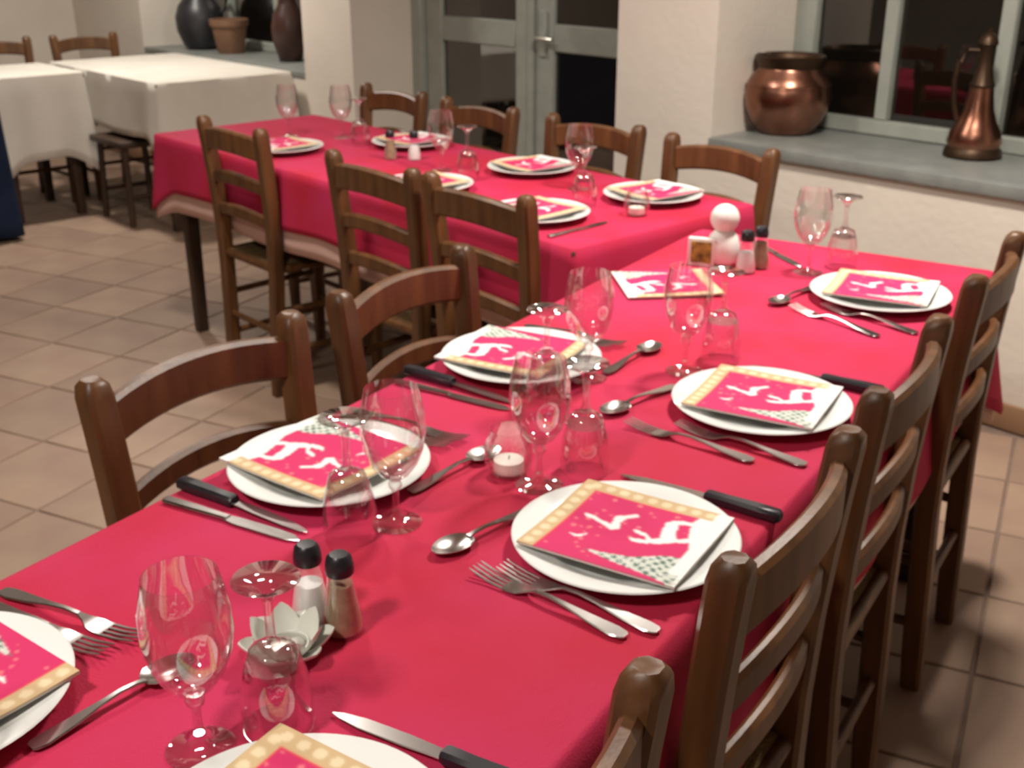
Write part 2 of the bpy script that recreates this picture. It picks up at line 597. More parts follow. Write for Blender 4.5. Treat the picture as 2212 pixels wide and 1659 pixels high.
# white tables at the left
w1 = table('dining_table', -6.62, -5.30, 2.47, 3.23, B1, ZT - 0.004, M['dark_wood'])
tag(w1, 'dark table under the white cloth beside the far left windowsill', 'table', 'restaurant tables')
o = cloth('tablecloth', -6.623, -5.297, 2.467, 3.233, B1, ZT, 0.47, 0.05, 0.022, M['white_cloth'], 11, 0.8)
tag(o, 'white tablecloth on the table below the far left window', 'tablecloth', 'white tablecloths')
w2 = table('dining_table', -6.62, -6.02, 1.93, 2.42, B1, ZT - 0.004, M['dark_wood'])
tag(w2, 'small dark table under white cloth at the left edge, next to the navy cloth', 'table', 'restaurant tables')
o = cloth('tablecloth', -6.623, -6.017, 1.927, 2.423, B1, ZT, 0.33, 0.10, 0.022, M['white_cloth'], 12, 0.8, (0.33, 0.33, 0.40, 0.50))
tag(o, 'long-hanging white tablecloth between the navy cloth and the other white cloth', 'tablecloth', 'white tablecloths')
w3 = table('dining_table', -6.40, -5.74, 1.12, 1.87, B1, ZT - 0.004, M['dark_wood'])
tag(w3, 'dark table hidden under the navy blue cloth at the left edge', 'table', 'restaurant tables')
o = cloth('tablecloth', -6.403, -5.737, 1.117, 1.873, B1, ZT, 0.03, 0.0, 0.015, M['navy'], 13, 0.8)
tag(o, 'navy blue tablecloth falling to the floor at the left edge', 'tablecloth')


# ================================================================== CHAIRS
def slat_mesh(name, z0, z1, rise0, rise1, half, bow, th=0.020):
    rows = []
    n = 14
    for i in range(n + 1):
        f = -1 + 2 * i / n
        a = 1 - f * f
        x = f * half((z0 + z1) / 2)
        y = -bow * a + interp(POST_Y, (z0 + z1) / 2)
        zb, zt = z0 + rise0 * a, z1 + rise1 * a
        e = 0.006
        rows.append([(x, y - th / 2, zb + e), (x, y - th / 2 + e, zb), (x, y + th / 2 - e, zb), (x, y + th / 2, zb + e),
                     (x, y + th / 2, zt - e), (x, y + th / 2 - e, zt), (x, y - th / 2 + e, zt), (x, y - th / 2, zt - e)])
    return sweep_mesh(name, rows, smooth=True, auto=35)


POST_Y = [(0.0, 0.0), (0.25, 0.010), (0.45, 0.018), (0.62, 0.012), (0.75, 0.002), (0.88, -0.012)]


def half_at(z):
    return 0.142 + 0.036 * (z / 0.88)


def post_mesh(side):
    rows = []
    zs = [0, 0.1, 0.25, 0.4, 0.5, 0.62, 0.72, 0.80, 0.855, 0.872, 0.880]
    for z in zs:
        y = interp(POST_Y, z)
        x = side * half_at(z)
        w = 0.0205 if z < 0.86 else (0.018 if z < 0.875 else 0.012)
        d = 0.021 if z < 0.86 else (0.0185 if z < 0.875 else 0.012)
        if z == 0:
            w = d = 0.0185
        c = 0.006
        rows.append([(x - w, y - d + c, z), (x - w + c, y - d, z), (x + w - c, y - d, z), (x + w, y - d + c, z),
                     (x + w, y + d - c, z), (x + w - c, y + d, z), (x - w + c, y + d, z), (x - w, y + d - c, z)])
    return sweep_mesh('rear_post', rows, smooth=True, auto=40)


def make_chair():
    c = empty('dining_chair')
    wd = M['wood']
    for s in (-1, 1):
        mesh_obj('rear_post', post_mesh(s), wd, c)
        rows = []
        for z in (0, 0.03, 0.2, 0.42, 0.452):
            w = 0.015 + 0.004 * min(z / 0.2, 1)
            x, y = s * (0.178 + 0.006 * z / 0.45), 0.375
            k = 0.005
            rows.append([(x - w, y - w + k, z), (x - w + k, y - w, z), (x + w - k, y - w, z), (x + w, y - w + k, z),
                         (x + w, y + w - k, z), (x + w - k, y + w, z), (x - w + k, y + w, z), (x - w, y + w - k, z)])
        mesh_obj('front_leg', sweep_mesh('front_leg', rows, auto=40), wd, c)
        for z in (0.15, 0.29):
            mesh_obj('stretcher', sweep_mesh('stretcher', tube_rows(
                [(s * half_at(z), interp(POST_Y, z), z), (s * 0.178, 0.375, z)], 0.0105, 10)), wd, c)
        mesh_obj('seat_rail', sweep_mesh('seat_rail', tube_rows(
            [(s * half_at(0.43), interp(POST_Y, 0.43), 0.43), (s * 0.183, 0.375, 0.43)], 0.014, 10)), wd, c)
    for z in (0.20, 0.33):
        mesh_obj('stretcher', sweep_mesh('stretcher', tube_rows([(-0.178, 0.375, z), (0.178, 0.375, z)], 0.0105, 10)), wd, c)
    mesh_obj('stretcher', sweep_mesh('stretcher', tube_rows(
        [(-half_at(0.22), interp(POST_Y, 0.22), 0.22), (half_at(0.22), interp(POST_Y, 0.22), 0.22)], 0.0105, 10)), wd, c)
    for y, hx in ((0.375, 0.183), (interp(POST_Y, 0.43), half_at(0.43))):
        mesh_obj('seat_rail', sweep_mesh('seat_rail', tube_rows([(-hx, y, 0.43), (hx, y, 0.43)], 0.014, 10)), wd, c)
    # woven seat: four triangles of cords around a hollowed middle
    bm = bmesh.new()
    n = 12
    g = []
    for j in range(n + 1):
        fy = j / n
        y = 0.022 + 0.368 * fy
        hw = 0.150 + (0.185 - 0.150) * fy
        row = []
        for i in range(n + 1):
            fx = -1 + 2 * i / n
            e = max(abs(fx), abs(2 * fy - 1))
            row.append(bm.verts.new((fx * hw, y, 0.452 - 0.012 * (1 - e ** 2) - (0.010 if e > 0.99 else 0))))
        g.append(row)
    for j in range(n):
        for i in range(n):
            bm.faces.new((g[j][i], g[j][i + 1], g[j + 1][i + 1], g[j + 1][i]))
    r = bmesh.ops.extrude_face_region(bm, geom=bm.faces[:])
    for v in r['geom']:
        if isinstance(v, bmesh.types.BMVert):
            v.co.z -= 0.022
    st = mesh_obj('seat', to_mesh('seat', bm, True, 40), M['rush'], c)
    mesh_obj('crest_rail', slat_mesh('crest_rail', 0.772, 0.842, 0.018, 0.018, half_at, 0.028, 0.022), wd, c)
    mesh_obj('back_slat', slat_mesh('back_slat', 0.662, 0.704, 0.022, 0.022, half_at, 0.026, 0.018), wd, c)
    mesh_obj('back_slat', slat_mesh('back_slat', 0.556, 0.596, 0.020, 0.020, half_at, 0.022, 0.018), wd, c)
    return c


chair0 = make_chair()
used = [False]
BASE = 'brown ladder-back chair '


def chair(loc, rz, label, group):
    c = chair0 if not used[0] else copy_tree(chair0)
    used[0] = True
    c.location = loc
    c.rotation_euler = (0, 0, rz)
    return tag(c, BASE + label, 'chair', group)


G1, G2, G3, G4 = ('chairs along the right side of the nearer table', 'chairs along the left side of the nearer table',
                  'chairs in front of the farther table', 'chairs behind the farther table')
chair(NW(0.53, -0.335), A1, 'nearest the camera on the right, only one post showing', G1)
chair(NW(1.085, -0.342), A1, 'on the right beside the plate with two bright forks', G1)
chair(NW(1.585, -0.352), A1 + R(1), 'second from the windowsill wall along the right side', G1)
chair(NW(2.205, -0.356), A1, 'on the right nearest the windowsill wall', G1)
chair(NW(0.46, -1.205), A1 + math.pi, 'cut off by the left edge, only a post showing', G2)
chair(NW(1.055, -1.205), A1 + math.pi - R(4), 'with lit crest rail at the front left of the table', G2)
chair(NW(1.535, -1.200), A1 + math.pi, 'second on the left, where the red tables meet', G2)
chair(FW(-3.25, 1.758), B1, 'leftmost of three before the farther red cloth', G3)
chair(FW(-2.455, 1.725), B1, 'middle of three before the farther red cloth', G3)
chair(FW(-2.035, 1.730), B1 - R(1), 'rightmost of three before the farther red cloth', G3)
chair(FW(-3.59, 2.615), B1 + math.pi, 'behind the farther table against the pale door reveal', G4)
chair(FW(-3.07, 2.600), B1 + math.pi, 'behind the farther table before the left door leaf', G4)
chair(FW(-2.53, 2.620), B1 + math.pi + R(4), 'behind the farther table before the right door leaf', G4)
chair(FW(-2.015, 2.600), B1 + math.pi, 'behind the farther table before the bare white wall', G4)
chair(FW(-6.74, 2.74), B1 - R(90), 'behind the white tables with its whole crest showing', 'chairs by the white tables')
chair(FW(-6.78, 2.25), B1 - R(90), 'behind the white tables cut off by the left edge', 'chairs by the white tables')

# stool tucked under the white cloth
sl = empty('stool', FW(-5.78, 2.53), B1)
tag(sl, 'dark wooden stool pushed under the white cloth at the left', 'stool')
mesh_obj('stool_seat', box_mesh('stool_seat', -0.19, 0.19, -0.15, 0.17, 0.405, 0.44, 0.008), M['dark_wood'], sl)
for x in (-0.15, 0.15):
    for y in (-0.11, 0.13):
        mesh_obj('leg', sweep_mesh('leg', tube_rows([(x * 1.1, y * 1.1, 0), (x, y, 0.405)], 0.017, 8)), M['dark_wood'], sl)
    mesh_obj('stretcher', sweep_mesh('stretcher', tube_rows([(x * 1.06, -0.115, 0.15), (x * 1.06, 0.136, 0.15)], 0.011, 8)), M['dark_wood'], sl)

# ================================================================== TABLEWARE PROTOTYPES
ZC = ZT + 0.0014     # top of the cloth


def place(o, loc, rz=0.0):
    o.location = loc
    o.rotation_euler = (0, 0, rz)
    return o


plate_me = lathe_mesh('dinner_plate', [
    (0, 0.003), (0.070, 0.003), (0.072, 0.0), (0.078, 0.0), (0.082, 0.004), (0.094, 0.010), (0.120, 0.0165), (0.1335, 0.0195),
    (0.1352, 0.0212), (0.1335, 0.0226), (0.120, 0.0196), (0.098, 0.0150), (0.088, 0.0080), (0.080, 0.0065), (0, 0.0060)], 72)
plate_me.materials.append(M['china'])


# ---- printed napkin (flat print as colours on a fine sheet)
def napkin_mesh():
    n = 96
    size = 0.182
    X, Y = np.meshgrid(np.linspace(0, 1, n + 1), np.linspace(-0.08, 1, n + 1))
    # sheet coordinates -> outline sketch units of the print
    px = 1150 + 870 * X - 1110 * Y
    py = 1080 - 505 * X - 395 * Y
    col = np.zeros((n + 1, n + 1, 3))
    red = np.array((0.62, 0.030, 0.135))
    col[:] = red
    rs = np.random.RandomState(4)

    def poly(pts):
        ins = np.zeros(X.shape, bool)
        m = len(pts)
        for i in range(m):
            x1, y1 = pts[i]
            x2, y2 = pts[(i + 1) % m]
            c = ((y1 > py) != (y2 > py)) & (px < (x2 - x1) * (py - y1) / ((y2 - y1) or 1e-9) + x1)
            ins ^= c
        return ins

    def line(pts, w):
        d = np.full(X.shape, 1e9)
        for (x1, y1), (x2, y2) in zip(pts, pts[1:]):
            L = (x2 - x1) ** 2 + (y2 - y1) ** 2
            t = np.clip(((px - x1) * (x2 - x1) + (py - y1) * (y2 - y1)) / L, 0, 1)
            d = np.minimum(d, np.hypot(px - x1 - t * (x2 - x1), py - y1 - t * (y2 - y1)))
        return d < w

    white = np.array((0.85, 0.84, 0.82))
    pinkd = np.array((0.80, 0.20, 0.22))
    # snow flakes
    for _ in range(46):
        cx, cy, r = rs.uniform(0.05, 0.87), rs.uniform(0.12, 0.87), rs.uniform(0.008, 0.019)
        col[np.hypot(X - cx, Y - cy) < r] = pinkd
    # wooded bank
    band = poly([(600, 770), (760, 815), (1000, 870), (1300, 880), (1460, 930), (1320, 1060), (1180, 1090), (1100, 1040), (960, 970), (800, 890)])
    chk = (np.sin(px * 0.055 + py * 0.03 + 1.5 * np.sin(py * 0.02)) * np.sin(py * 0.10 - px * 0.02 + 1.5 * np.sin(px * 0.013)))
    gl, gd = np.array((0.62, 0.66, 0.58)), np.array((0.10, 0.17, 0.14))
    tree = np.where((chk > -0.12)[..., None], gl, gd)
    tree = np.where(rs.rand(*X.shape)[..., None] > 0.88, white * 0.9, tree)
    col[band] = tree[band]
    # snow field towards the diner
    snow = poly([(1700, 620), (1800, 590), (2080, 560), (2150, 700), (1900, 1000), (1350, 1130), (1170, 1120), (1320, 1040), (1480, 900)])
    col[snow] = white
    col[(Y < 0.02) & (X > 0.12)] = white
    col[(Y < 0.0) & (X <= 0.12) & (chk > 0)] = gl
    # leaping deer
    deer = poly([(1190, 735), (1330, 728), (1390, 660), (1470, 598), (1545, 592), (1560, 640), (1490, 700), (1470, 745), (1540, 780), (1380, 778), (1250, 775)])
    deer |= line([(1150, 650), (1220, 690), (1232, 745)], 17) | line([(1075, 720), (1200, 752)], 17)
    deer |= line([(1545, 610), (1640, 620), (1690, 640)], 17) | line([(1660, 680), (1590, 770), (1480, 770)], 17)
    deer |= poly([(815, 530), (880, 535), (960, 575), (1020, 515), (1090, 510), (1110, 545), (1040, 570), (1020, 620), (930, 625), (880, 575)])
    deer |= line([(765, 490), (830, 510), (870, 550)], 15) | line([(1080, 530), (1230, 520)], 13)
    deer |= poly([(540, 632), (600, 650), (700, 645), (640, 672), (580, 668)])
    col[deer] = white
    # gold borders on two sides with pale dots
    bw = 0.115
    gold = np.array((0.60, 0.43, 0.24))
    bd = (Y > 1 - bw) | ((X > 1 - bw) & (Y > 0.03))
    col[bd] = gold
    for k in range(9):
        q = 0.06 + k * 0.105
        for cx, cy in ((q, 1 - bw / 2), (1 - bw / 2, q)):
            col[(np.hypot(X - cx, Y - cy) < 0.034) & bd] = (0.78, 0.64, 0.42)
    red2 = ((Y > 1 - bw - 0.018) | (X > 1 - bw - 0.018)) & ~bd & (Y > 0.25)
    col[red2] = (0.72, 0.05, 0.08)
    # soften the print a little
    for _ in range(1):
        c2 = col.copy()
        c2[1:-1, 1:-1] = (col[1:-1, 1:-1] * 4 + col[:-2, 1:-1] + col[2:, 1:-1] + col[1:-1, :-2] + col[1:-1, 2:]) / 8
        col = c2
    # sheet: several folded layers, resting on the rim and sagging in the middle
    rr = np.hypot(X - 0.5, Y - 0.5) * 2
    top = 0.0045 + 0.0028 * np.clip(rr - 0.3, 0, 1) + 0.0010 * np.sin(5 * X + 3 * Y)
    V = []
    for j in range(n + 1):
        for i in range(n + 1):
            V.append(((X[j, i] - 0.5) * size, (Y[j, i] - 0.5) * size, top[j, i]))
    N1 = (n + 1) ** 2
    F = [(j * (n + 1) + i, j * (n + 1) + i + 1, (j + 1) * (n + 1) + i + 1, (j + 1) * (n + 1) + i) for j in range(n) for i in range(n)]
    rim = [i for i in range(n + 1)] + [j * (n + 1) + n for j in range(1, n + 1)] + \
          [n * (n + 1) + i for i in range(n - 1, -1, -1)] + [j * (n + 1) for j in range(n - 1, 0, -1)]
    C = [(*c, 1.0) for c in col.reshape(-1, 3)]
    for q in rim:
        x, y, z = V[q]
        V.append((x, y, z - 0.0035))
        C.append((0.74, 0.70, 0.64, 1.0))
    m = len(rim)
    for k in range(m):
        F.append((rim[k], N1 + k, N1 + (k + 1) % m, rim[(k + 1) % m]))
    F.append(tuple(N1 + k for k in range(m - 1, -1, -1)))
    me = bpy.data.meshes.new('napkin')
    me.from_pydata(V, [], F)
    at = me.color_attributes.new('print', 'FLOAT_COLOR', 'POINT')
    at.data.foreach_set('color', np.array(C, dtype=np.float32).ravel())
    me.polygons.foreach_set('use_smooth', [True] * len(me.polygons))
    me.set_sharp_from_angle(angle=R(50))
    me.materials.append(M['napkin'])
    return me


napkin_me = napkin_mesh()


# ---- goblets
def goblet(name, prof, inverted=False):
    g = empty(name)
    zoff = 0.0
    for nm, (pts, seg, mm) in prof.items():
        o = mesh_obj(nm, lathe_mesh(nm, pts, seg, auto=70), M[mm], g)
        if inverted:
            o.rotation_euler = (math.pi, 0, 0)
            o.location = (0, 0, INV_H)
    return g


INV_H = 0.157
water = {
    'foot': ([(0, 0.0), (0.0305, 0.0), (0.0315, 0.0015), (0.028, 0.003), (0.014, 0.0055), (0.0062, 0.012), (0.005, 0.018), (0, 0.018)], 36, 'glass'),
    'stem': ([(0, 0.018), (0.005, 0.018), (0.0042, 0.032), (0.0045, 0.046), (0.0085, 0.051), (0.0085, 0.055), (0.006, 0.058), (0.0095, 0.062), (0, 0.062)], 16, 'glass_thick'),
    'bowl': ([(0, 0.062), (0.0095, 0.062), (0.019, 0.069), (0.029, 0.083), (0.0365, 0.102), (0.0400, 0.124), (0.0390, 0.148), (0.0345, 0.170), (0.0325, 0.180),
              (0.0316, 0.180), (0.0336, 0.170), (0.0380, 0.148), (0.0390, 0.124), (0.0355, 0.102), (0.0275, 0.085), (0.0165, 0.0725), (0, 0.068)], 40, 'glass'),
}
wine = {
    'foot': ([(0, 0.0), (0.0295, 0.0), (0.0305, 0.0016), (0.027, 0.0035), (0.015, 0.0075), (0.007, 0.016), (0.0052, 0.022), (0, 0.022)], 36, 'glass_thick'),
    'stem': ([(0, 0.022), (0.0052, 0.022), (0.0042, 0.040), (0.0044, 0.060), (0.008, 0.066), (0.008, 0.070), (0, 0.070)], 16, 'glass_thick'),
    'bowl_base': ([(0, 0.070), (0.012, 0.070), (0.0215, 0.074), (0.0255, 0.084), (0.0265, 0.088), (0, 0.088)], 12, 'glass_thick'),
    'bowl': ([(0.0262, 0.088), (0.0300, 0.102), (0.0330, 0.122), (0.0335, 0.142), (0.0325, 0.157),
              (0.0316, 0.157), (0.0325, 0.142), (0.0320, 0.122), (0.0290, 0.103), (0.0250, 0.0885)], 36, 'glass'),
}
water0 = goblet('water_goblet', water)
wine0 = goblet('wine_glass', wine, True)


# ---- cutlery (local +y towards the tip, lying along y, z from the cloth)
def strip(rows):
    """rows: (y, half width, z of the middle, thickness) -> solid with chamfered edges"""
    out = []
    for y, w, z, t in rows:
        c = min(w * 0.4, t * 0.45)
        out.append([(-w, y, z - t / 2 + c), (-w + c, y, z - t / 2), (w - c, y, z - t / 2), (w, y, z - t / 2 + c),
                    (w, y, z + t / 2 - c), (w - c, y, z + t / 2), (-w + c, y, z + t / 2), (-w, y, z + t / 2 - c)])
    return out


HANDLE = [(-0.100, 0.0050, 0.0040, 0.0022), (-0.097, 0.0080, 0.0040, 0.0025), (-0.085, 0.0100, 0.0042, 0.0027), (-0.055, 0.0078, 0.0062, 0.0028),
          (-0.025, 0.0045, 0.0095, 0.0030), (0.000, 0.0034, 0.0115, 0.0032), (0.020, 0.0034, 0.0105, 0.0032)]


def make_fork():
    f = empty('dinner_fork')
    mesh_obj('handle', sweep_mesh('handle', strip(HANDLE), auto=40), M['steel'], f)
    h = mesh_obj('head', sweep_mesh('head', strip([(0.020, 0.0034, 0.0105, 0.0032), (0.030, 0.0062, 0.0075, 0.0026), (0.040, 0.0112, 0.0042, 0.0022),
                                                  (0.052, 0.0122, 0.0028, 0.0020), (0.060, 0.0122, 0.0030, 0.0020)]), auto=40), M['steel'], f)
    for k in range(4):
        x = -0.0102 + 0.0068 * k
        rows = [[(p[0] + x, p[1], p[2]) for p in r] for r in
                strip([(0.059, 0.0021, 0.0030, 0.0018), (0.080, 0.0019, 0.0046, 0.0017), (0.102, 0.0015, 0.0088, 0.0015), (0.108, 0.0007, 0.0102, 0.0010)])]
        mesh_obj('tine', sweep_mesh('tine', rows, auto=40), M['steel'], h)
    return f


def make_spoon():
    f = empty('dessert_spoon')
    k = 0.92
    mesh_obj('handle', sweep_mesh('handle', strip([(y * k, w, z, t) for y, w, z, t in HANDLE] + [(0.028, 0.0045, 0.0085, 0.0026)]), auto=40), M['steel'], f)
    bm = bmesh.new()
    n, m = 28, 7
    L, W, D = 0.0295, 0.0195, 0.0075
    yc = 0.053
    up, dn = [], []
    for sgn, store, th in ((1, up, 0.0), (-1, dn, 0.0011)):
        c = bm.verts.new((0, yc, 0.0090 - D - th))
        store.append([c])
        for j in range(1, m + 1):
            r = j / m
            row = []
            for i in range(n):
                a = 2 * math.pi * i / n
                wy = math.sin(a)
                egg = 1.0 - 0.10 * wy
                row.append(bm.verts.new((W * r * math.cos(a) * egg, yc + L * r * wy, 0.0090 - D * (1 - r * r) - (th if j < m else th * 0.6))))
            store.append(row)
        for a_, b_ in zip(store, store[1:]):
            for i in range(n):
                j2 = (i + 1) % n
                if len(a_) == 1:
                    bm.faces.new((a_[0], b_[i], b_[j2]))
                else:
                    bm.faces.new((a_[i], b_[i], b_[j2], a_[j2]))
    for i in range(n):
        j2 = (i + 1) % n
        bm.faces.new((up[-1][i], dn[-1][i], dn[-1][j2], up[-1][j2]))
    mesh_obj('bowl', to_mesh('bowl', bm, True, 60), M['steel'], f)
    return f


def make_knife(black):
    f = empty('steak_knife' if black else 'table_knife')
    if black:
        mesh_obj('handle', sweep_mesh('handle', strip([(-0.112, 0.0065, 0.0085, 0.010), (-0.108, 0.0100, 0.0085, 0.0150), (-0.080, 0.0105, 0.0085, 0.0160),
                                                      (-0.040, 0.0085, 0.0085, 0.0150), (-0.014, 0.0090, 0.0085, 0.0150), (-0.010, 0.0080, 0.0085, 0.0120)]), auto=40), M['black'], f)
        rows = [(-0.012, 0.0065, 0.0075, 0.0022), (0.030, 0.0085, 0.0062, 0.0018), (0.080, 0.0080, 0.0045, 0.0016), (0.105, 0.0045, 0.0035, 0.0014), (0.115, 0.0010, 0.0030, 0.0010)]
        mesh_obj('blade', sweep_mesh('blade', strip(rows), auto=40), M['steel'], f)
    else:
        mesh_obj('handle', sweep_mesh('handle', strip([(-0.110, 0.0055, 0.0035, 0.0045), (-0.106, 0.0085, 0.0035, 0.0060), (-0.060, 0.0078, 0.0035, 0.0062),
                                                      (-0.010, 0.0060, 0.0035, 0.0060), (-0.004, 0.0065, 0.0035, 0.0055)]), auto=40), M['steel'], f)
        mesh_obj('blade', sweep_mesh('blade', strip([(-0.006, 0.0066, 0.0030, 0.0024), (0.010, 0.0090, 0.0026, 0.0018), (0.070, 0.0092, 0.0026, 0.0018),
                                                    (0.095, 0.0072, 0.0026, 0.0016), (0.108, 0.0015, 0.0026, 0.0012)]), auto=40), M['steel'], f)
    return f


PROTO = {'fork': make_fork(), 'spoon': make_spoon(), 'steak': make_knife(True), 'knife': make_knife(False)}
first = {}


def inst(key, proto):
    if key not in first:
        first[key] = True
        return proto
    return copy_tree(proto)


# ================================================================== PLACE SETTINGS
# local frame of a setting: x = diner's right, y = towards the middle of the table
SET = {
    'P0': (NW(0.483, -0.515), A1, 'at the right-hand place cut off by the bottom edge'),
    'A': (NW(1.066, -0.525), A1, 'at the front right place with two bright forks'),
    'B': (NW(1.547, -0.543), A1, 'at the middle right place of the nearer table'),
    'C': (NW(2.205, -0.551), A1, 'at the right place nearest the windowsill wall'),
    'PL': (NW(0.442, -0.940), A1 + math.pi, 'at the left-hand place cut off by the left edge'),
    'D': (NW(1.029, -0.952), A1 + math.pi, 'at the front left place of the nearer table'),
    'E': (NW(1.516, -0.955), A1 + math.pi, 'at the second left place of the nearer table'),
    'F': (FW(-2.075, 1.955), B1, 'on the farther table behind the rightmost front chair'),
    'K': (FW(-2.535, 1.955), B1, 'on the farther table behind the middle front chair'),
    'J': (FW(-3.325, 1.970), B1, 'on the farther table behind the leftmost front chair'),
    'H': (FW(-2.02, 2.335), B1 + math.pi, 'on the farther table nearest the windowsill'),
    'G': (FW(-2.52, 2.350), B1 + math.pi, 'on the farther table before the right door leaf'),
    'I': (FW(-3.12, 2.350), B1 + math.pi, 'on the farther table before the left door leaf'),
}


def at(key, x, y, z=ZC):
    o, a, _ = SET[key]
    return Vector((o.x + x * math.cos(a) - y * math.sin(a), o.y + x * math.sin(a) + y * math.cos(a), z))


# napkin offsets (x, y, turn in degrees)
NAP = {'P0': (0.008, 0.012, 0), 'A': (-0.002, 0.004, 2), 'B': (0.0, 0.004, 4), 'C': (0.004, 0.006, 6), 'PL': (-0.01, 0.01, -4), 'D': (0.004, -0.006, -5),
       'E': (0.006, -0.006, 4)}
for k, (p, a, where) in SET.items():
    pl = bpy.data.objects.new('dinner_plate', plate_me)
    COL.objects.link(pl)
    place(pl, (p.x, p.y, ZC), a)
    tag(pl, 'round white china dinner plate ' + where, 'plate', 'white dinner plates')
    nx, ny, nr = NAP.get(k, (0, 0, random.uniform(-6, 6)))
    q = at(k, nx, ny)
    nk = bpy.data.objects.new('napkin', napkin_me)
    COL.objects.link(nk)
    place(nk, (q.x, q.y, ZC + 0.0212), a + R(nr))
    tag(nk, 'red deer-print napkin on the plate ' + where, 'napkin', 'folded printed napkins')

# loose napkin beside the snowman
nk = bpy.data.objects.new('napkin', napkin_me)
COL.objects.link(nk)
place(nk, NW(2.075, -0.945, ZC), A1 + math.pi + R(39))
tag(nk, 'red printed paper napkin lying on the bare cloth by the snowman', 'napkin', 'folded printed napkins')


def cutlery(kind, key, x, y, deg, label, z=0.0, loc=None, rz=None):
    o = inst(kind, PROTO[kind])
    p = at(key, x, y) if key else loc
    a = SET[key][1] + R(deg) if key else rz
    place(o, (p.x, p.y, ZC + z), a)
    cat = {'fork': 'fork', 'spoon': 'spoon', 'steak': 'knife', 'knife': 'knife'}[kind]
    grp = {'fork': 'steel dinner forks', 'spoon': 'steel dessert spoons', 'steak': 'black-handled knives', 'knife': 'plain steel knives'}[kind]
    tag(o, label, cat, grp)
    return o


for k, fx in (('A', ((-0.154, 0.012, -7), (-0.131, -0.012, -5))), ('B', ((-0.168, 0.040, -6), (-0.138, -0.026, -8))),
              ('C', ((-0.185, 0.028, -23), (-0.138, -0.024, -19))), ('D', ((-0.178, -0.008, 0), (-0.152, -0.014, -2))),
              ('E', ((-0.172, 0.0, 0), (-0.148, -0.012, 2))), ('PL', ((-0.172, -0.020, 5), (-0.142, -0.030, 3)))):
    for i, (x, y, dg) in enumerate(fx):
        cutlery('fork', k, x, y, dg, ('outer' if i == 0 else 'inner') + ' steel fork ' + SET[k][2])
# spoons lie across the top of the setting, bowl to the left
for k, x, y, dg in (('A', -0.062, 0.158, 77), ('B', -0.072, 0.172, 76), ('C', -0.075, 0.150, 80), ('D', -0.100, 0.140, 82), ('E', -0.128, 0.147, 86),
                    ('PL', -0.108, 0.145, 83)):
    cutlery('spoon', k, x, y, dg, 'steel dessert spoon ' + SET[k][2])
for k, x, y, dg in (('A', 0.163, -0.022, -2), ('B', 0.165, -0.030, -2), ('D', 0.139, -0.028, -1), ('E', 0.142, -0.030, -4), ('P0', 0.164, -0.018, 2)):
    cutlery('steak', k, x, y, dg, 'black-handled steak knife ' + SET[k][2])
for k, x, y, dg in (('D', 0.168, -0.016, 4), ('E', 0.176, -0.018, 1)):
    cutlery('knife', k, x, y, dg, 'plain steel knife ' + SET[k][2])
for k, x, y, dg in (('F', 0.16, -0.01, 3), ):
    cutlery('knife', k, x, y, dg, 'plain steel knife ' + SET[k][2])
d_ = NW(2.379, -0.795) - NW(2.460, -0.889)
cutlery('knife', None, 0, 0, 0, 'plain steel knife lying behind the white snowman', loc=NW(2.42, -0.842), rz=math.atan2(d_.y, d_.x) - R(90))

# glasses: upright water goblet and upturned wine glass at every place
GU = {'P0': NW(0.543, -0.680), 'A': NW(1.152, -0.697), 'B': NW(1.640, -0.712), 'C': NW(2.321, -0.736), 'D': NW(0.969, -0.792), 'E': NW(1.525, -0.832),
      'G': FW(-2.72, 2.16), 'I': FW(-3.42, 2.27), 'J': FW(-3.56, 2.14), 'H': FW(-2.25, 2.28)}
GI = {'P0': NW(0.606, -0.645), 'A': NW(1.222, -0.668), 'B': NW(1.725, -0.684), 'C': NW(2.40, -0.690), 'D': NW(0.915, -0.820), 'E': NW(1.39, -0.830),
      'PL': NW(0.405, -0.835), 'H': FW(-2.09, 2.14), 'G': FW(-2.56, 2.13), 'I': FW(-3.25, 2.23)}
for k, p in GU.items():
    o = inst('water', water0)
    place(o, (p.x, p.y, ZC))
    tag(o, 'clear stemmed water goblet standing upright ' + SET[k][2], 'glass', 'upright water goblets')
for k, p in GI.items():
    o = inst('wine', wine0)
    place(o, (p.x, p.y, ZC))
    tag(o, 'clear wine glass turned upside down ' + SET[k][2], 'glass', 'upturned wine glasses')


# ================================================================== SMALL THINGS ON THE TABLES
def shaker(loc, fill, label, group):
    s = empty('pepper_shaker' if fill == 'pepper' else 'salt_shaker', loc)
    mesh_obj('body', lathe_mesh('body', [(0, 0), (0.0205, 0), (0.0222, 0.003), (0.0215, 0.018), (0.0170, 0.040), (0.0138, 0.060), (0.0132, 0.072), (0, 0.072)], 28), M['glass'], s)
    top = 0.058 if fill == 'pepper' else 0.046
    r = 0.0150 if fill == 'pepper' else 0.0165
    mesh_obj('contents', lathe_mesh('contents', [(0, 0.004), (0.0195, 0.004), (0.0195, 0.018), (r * 0.97, 0.040 if fill == 'salt' else 0.042), (r * 0.85, top), (0, top)], 28),
             M[fill], s)
    mesh_obj('cap', lathe_mesh('cap', [(0, 0.070), (0.0140, 0.070), (0.0150, 0.072), (0.0148, 0.080), (0.0130, 0.089), (0.0095, 0.0925), (0, 0.093)], 28, auto=40), M['black'], s)
    return tag(s, label, 'shaker', group)


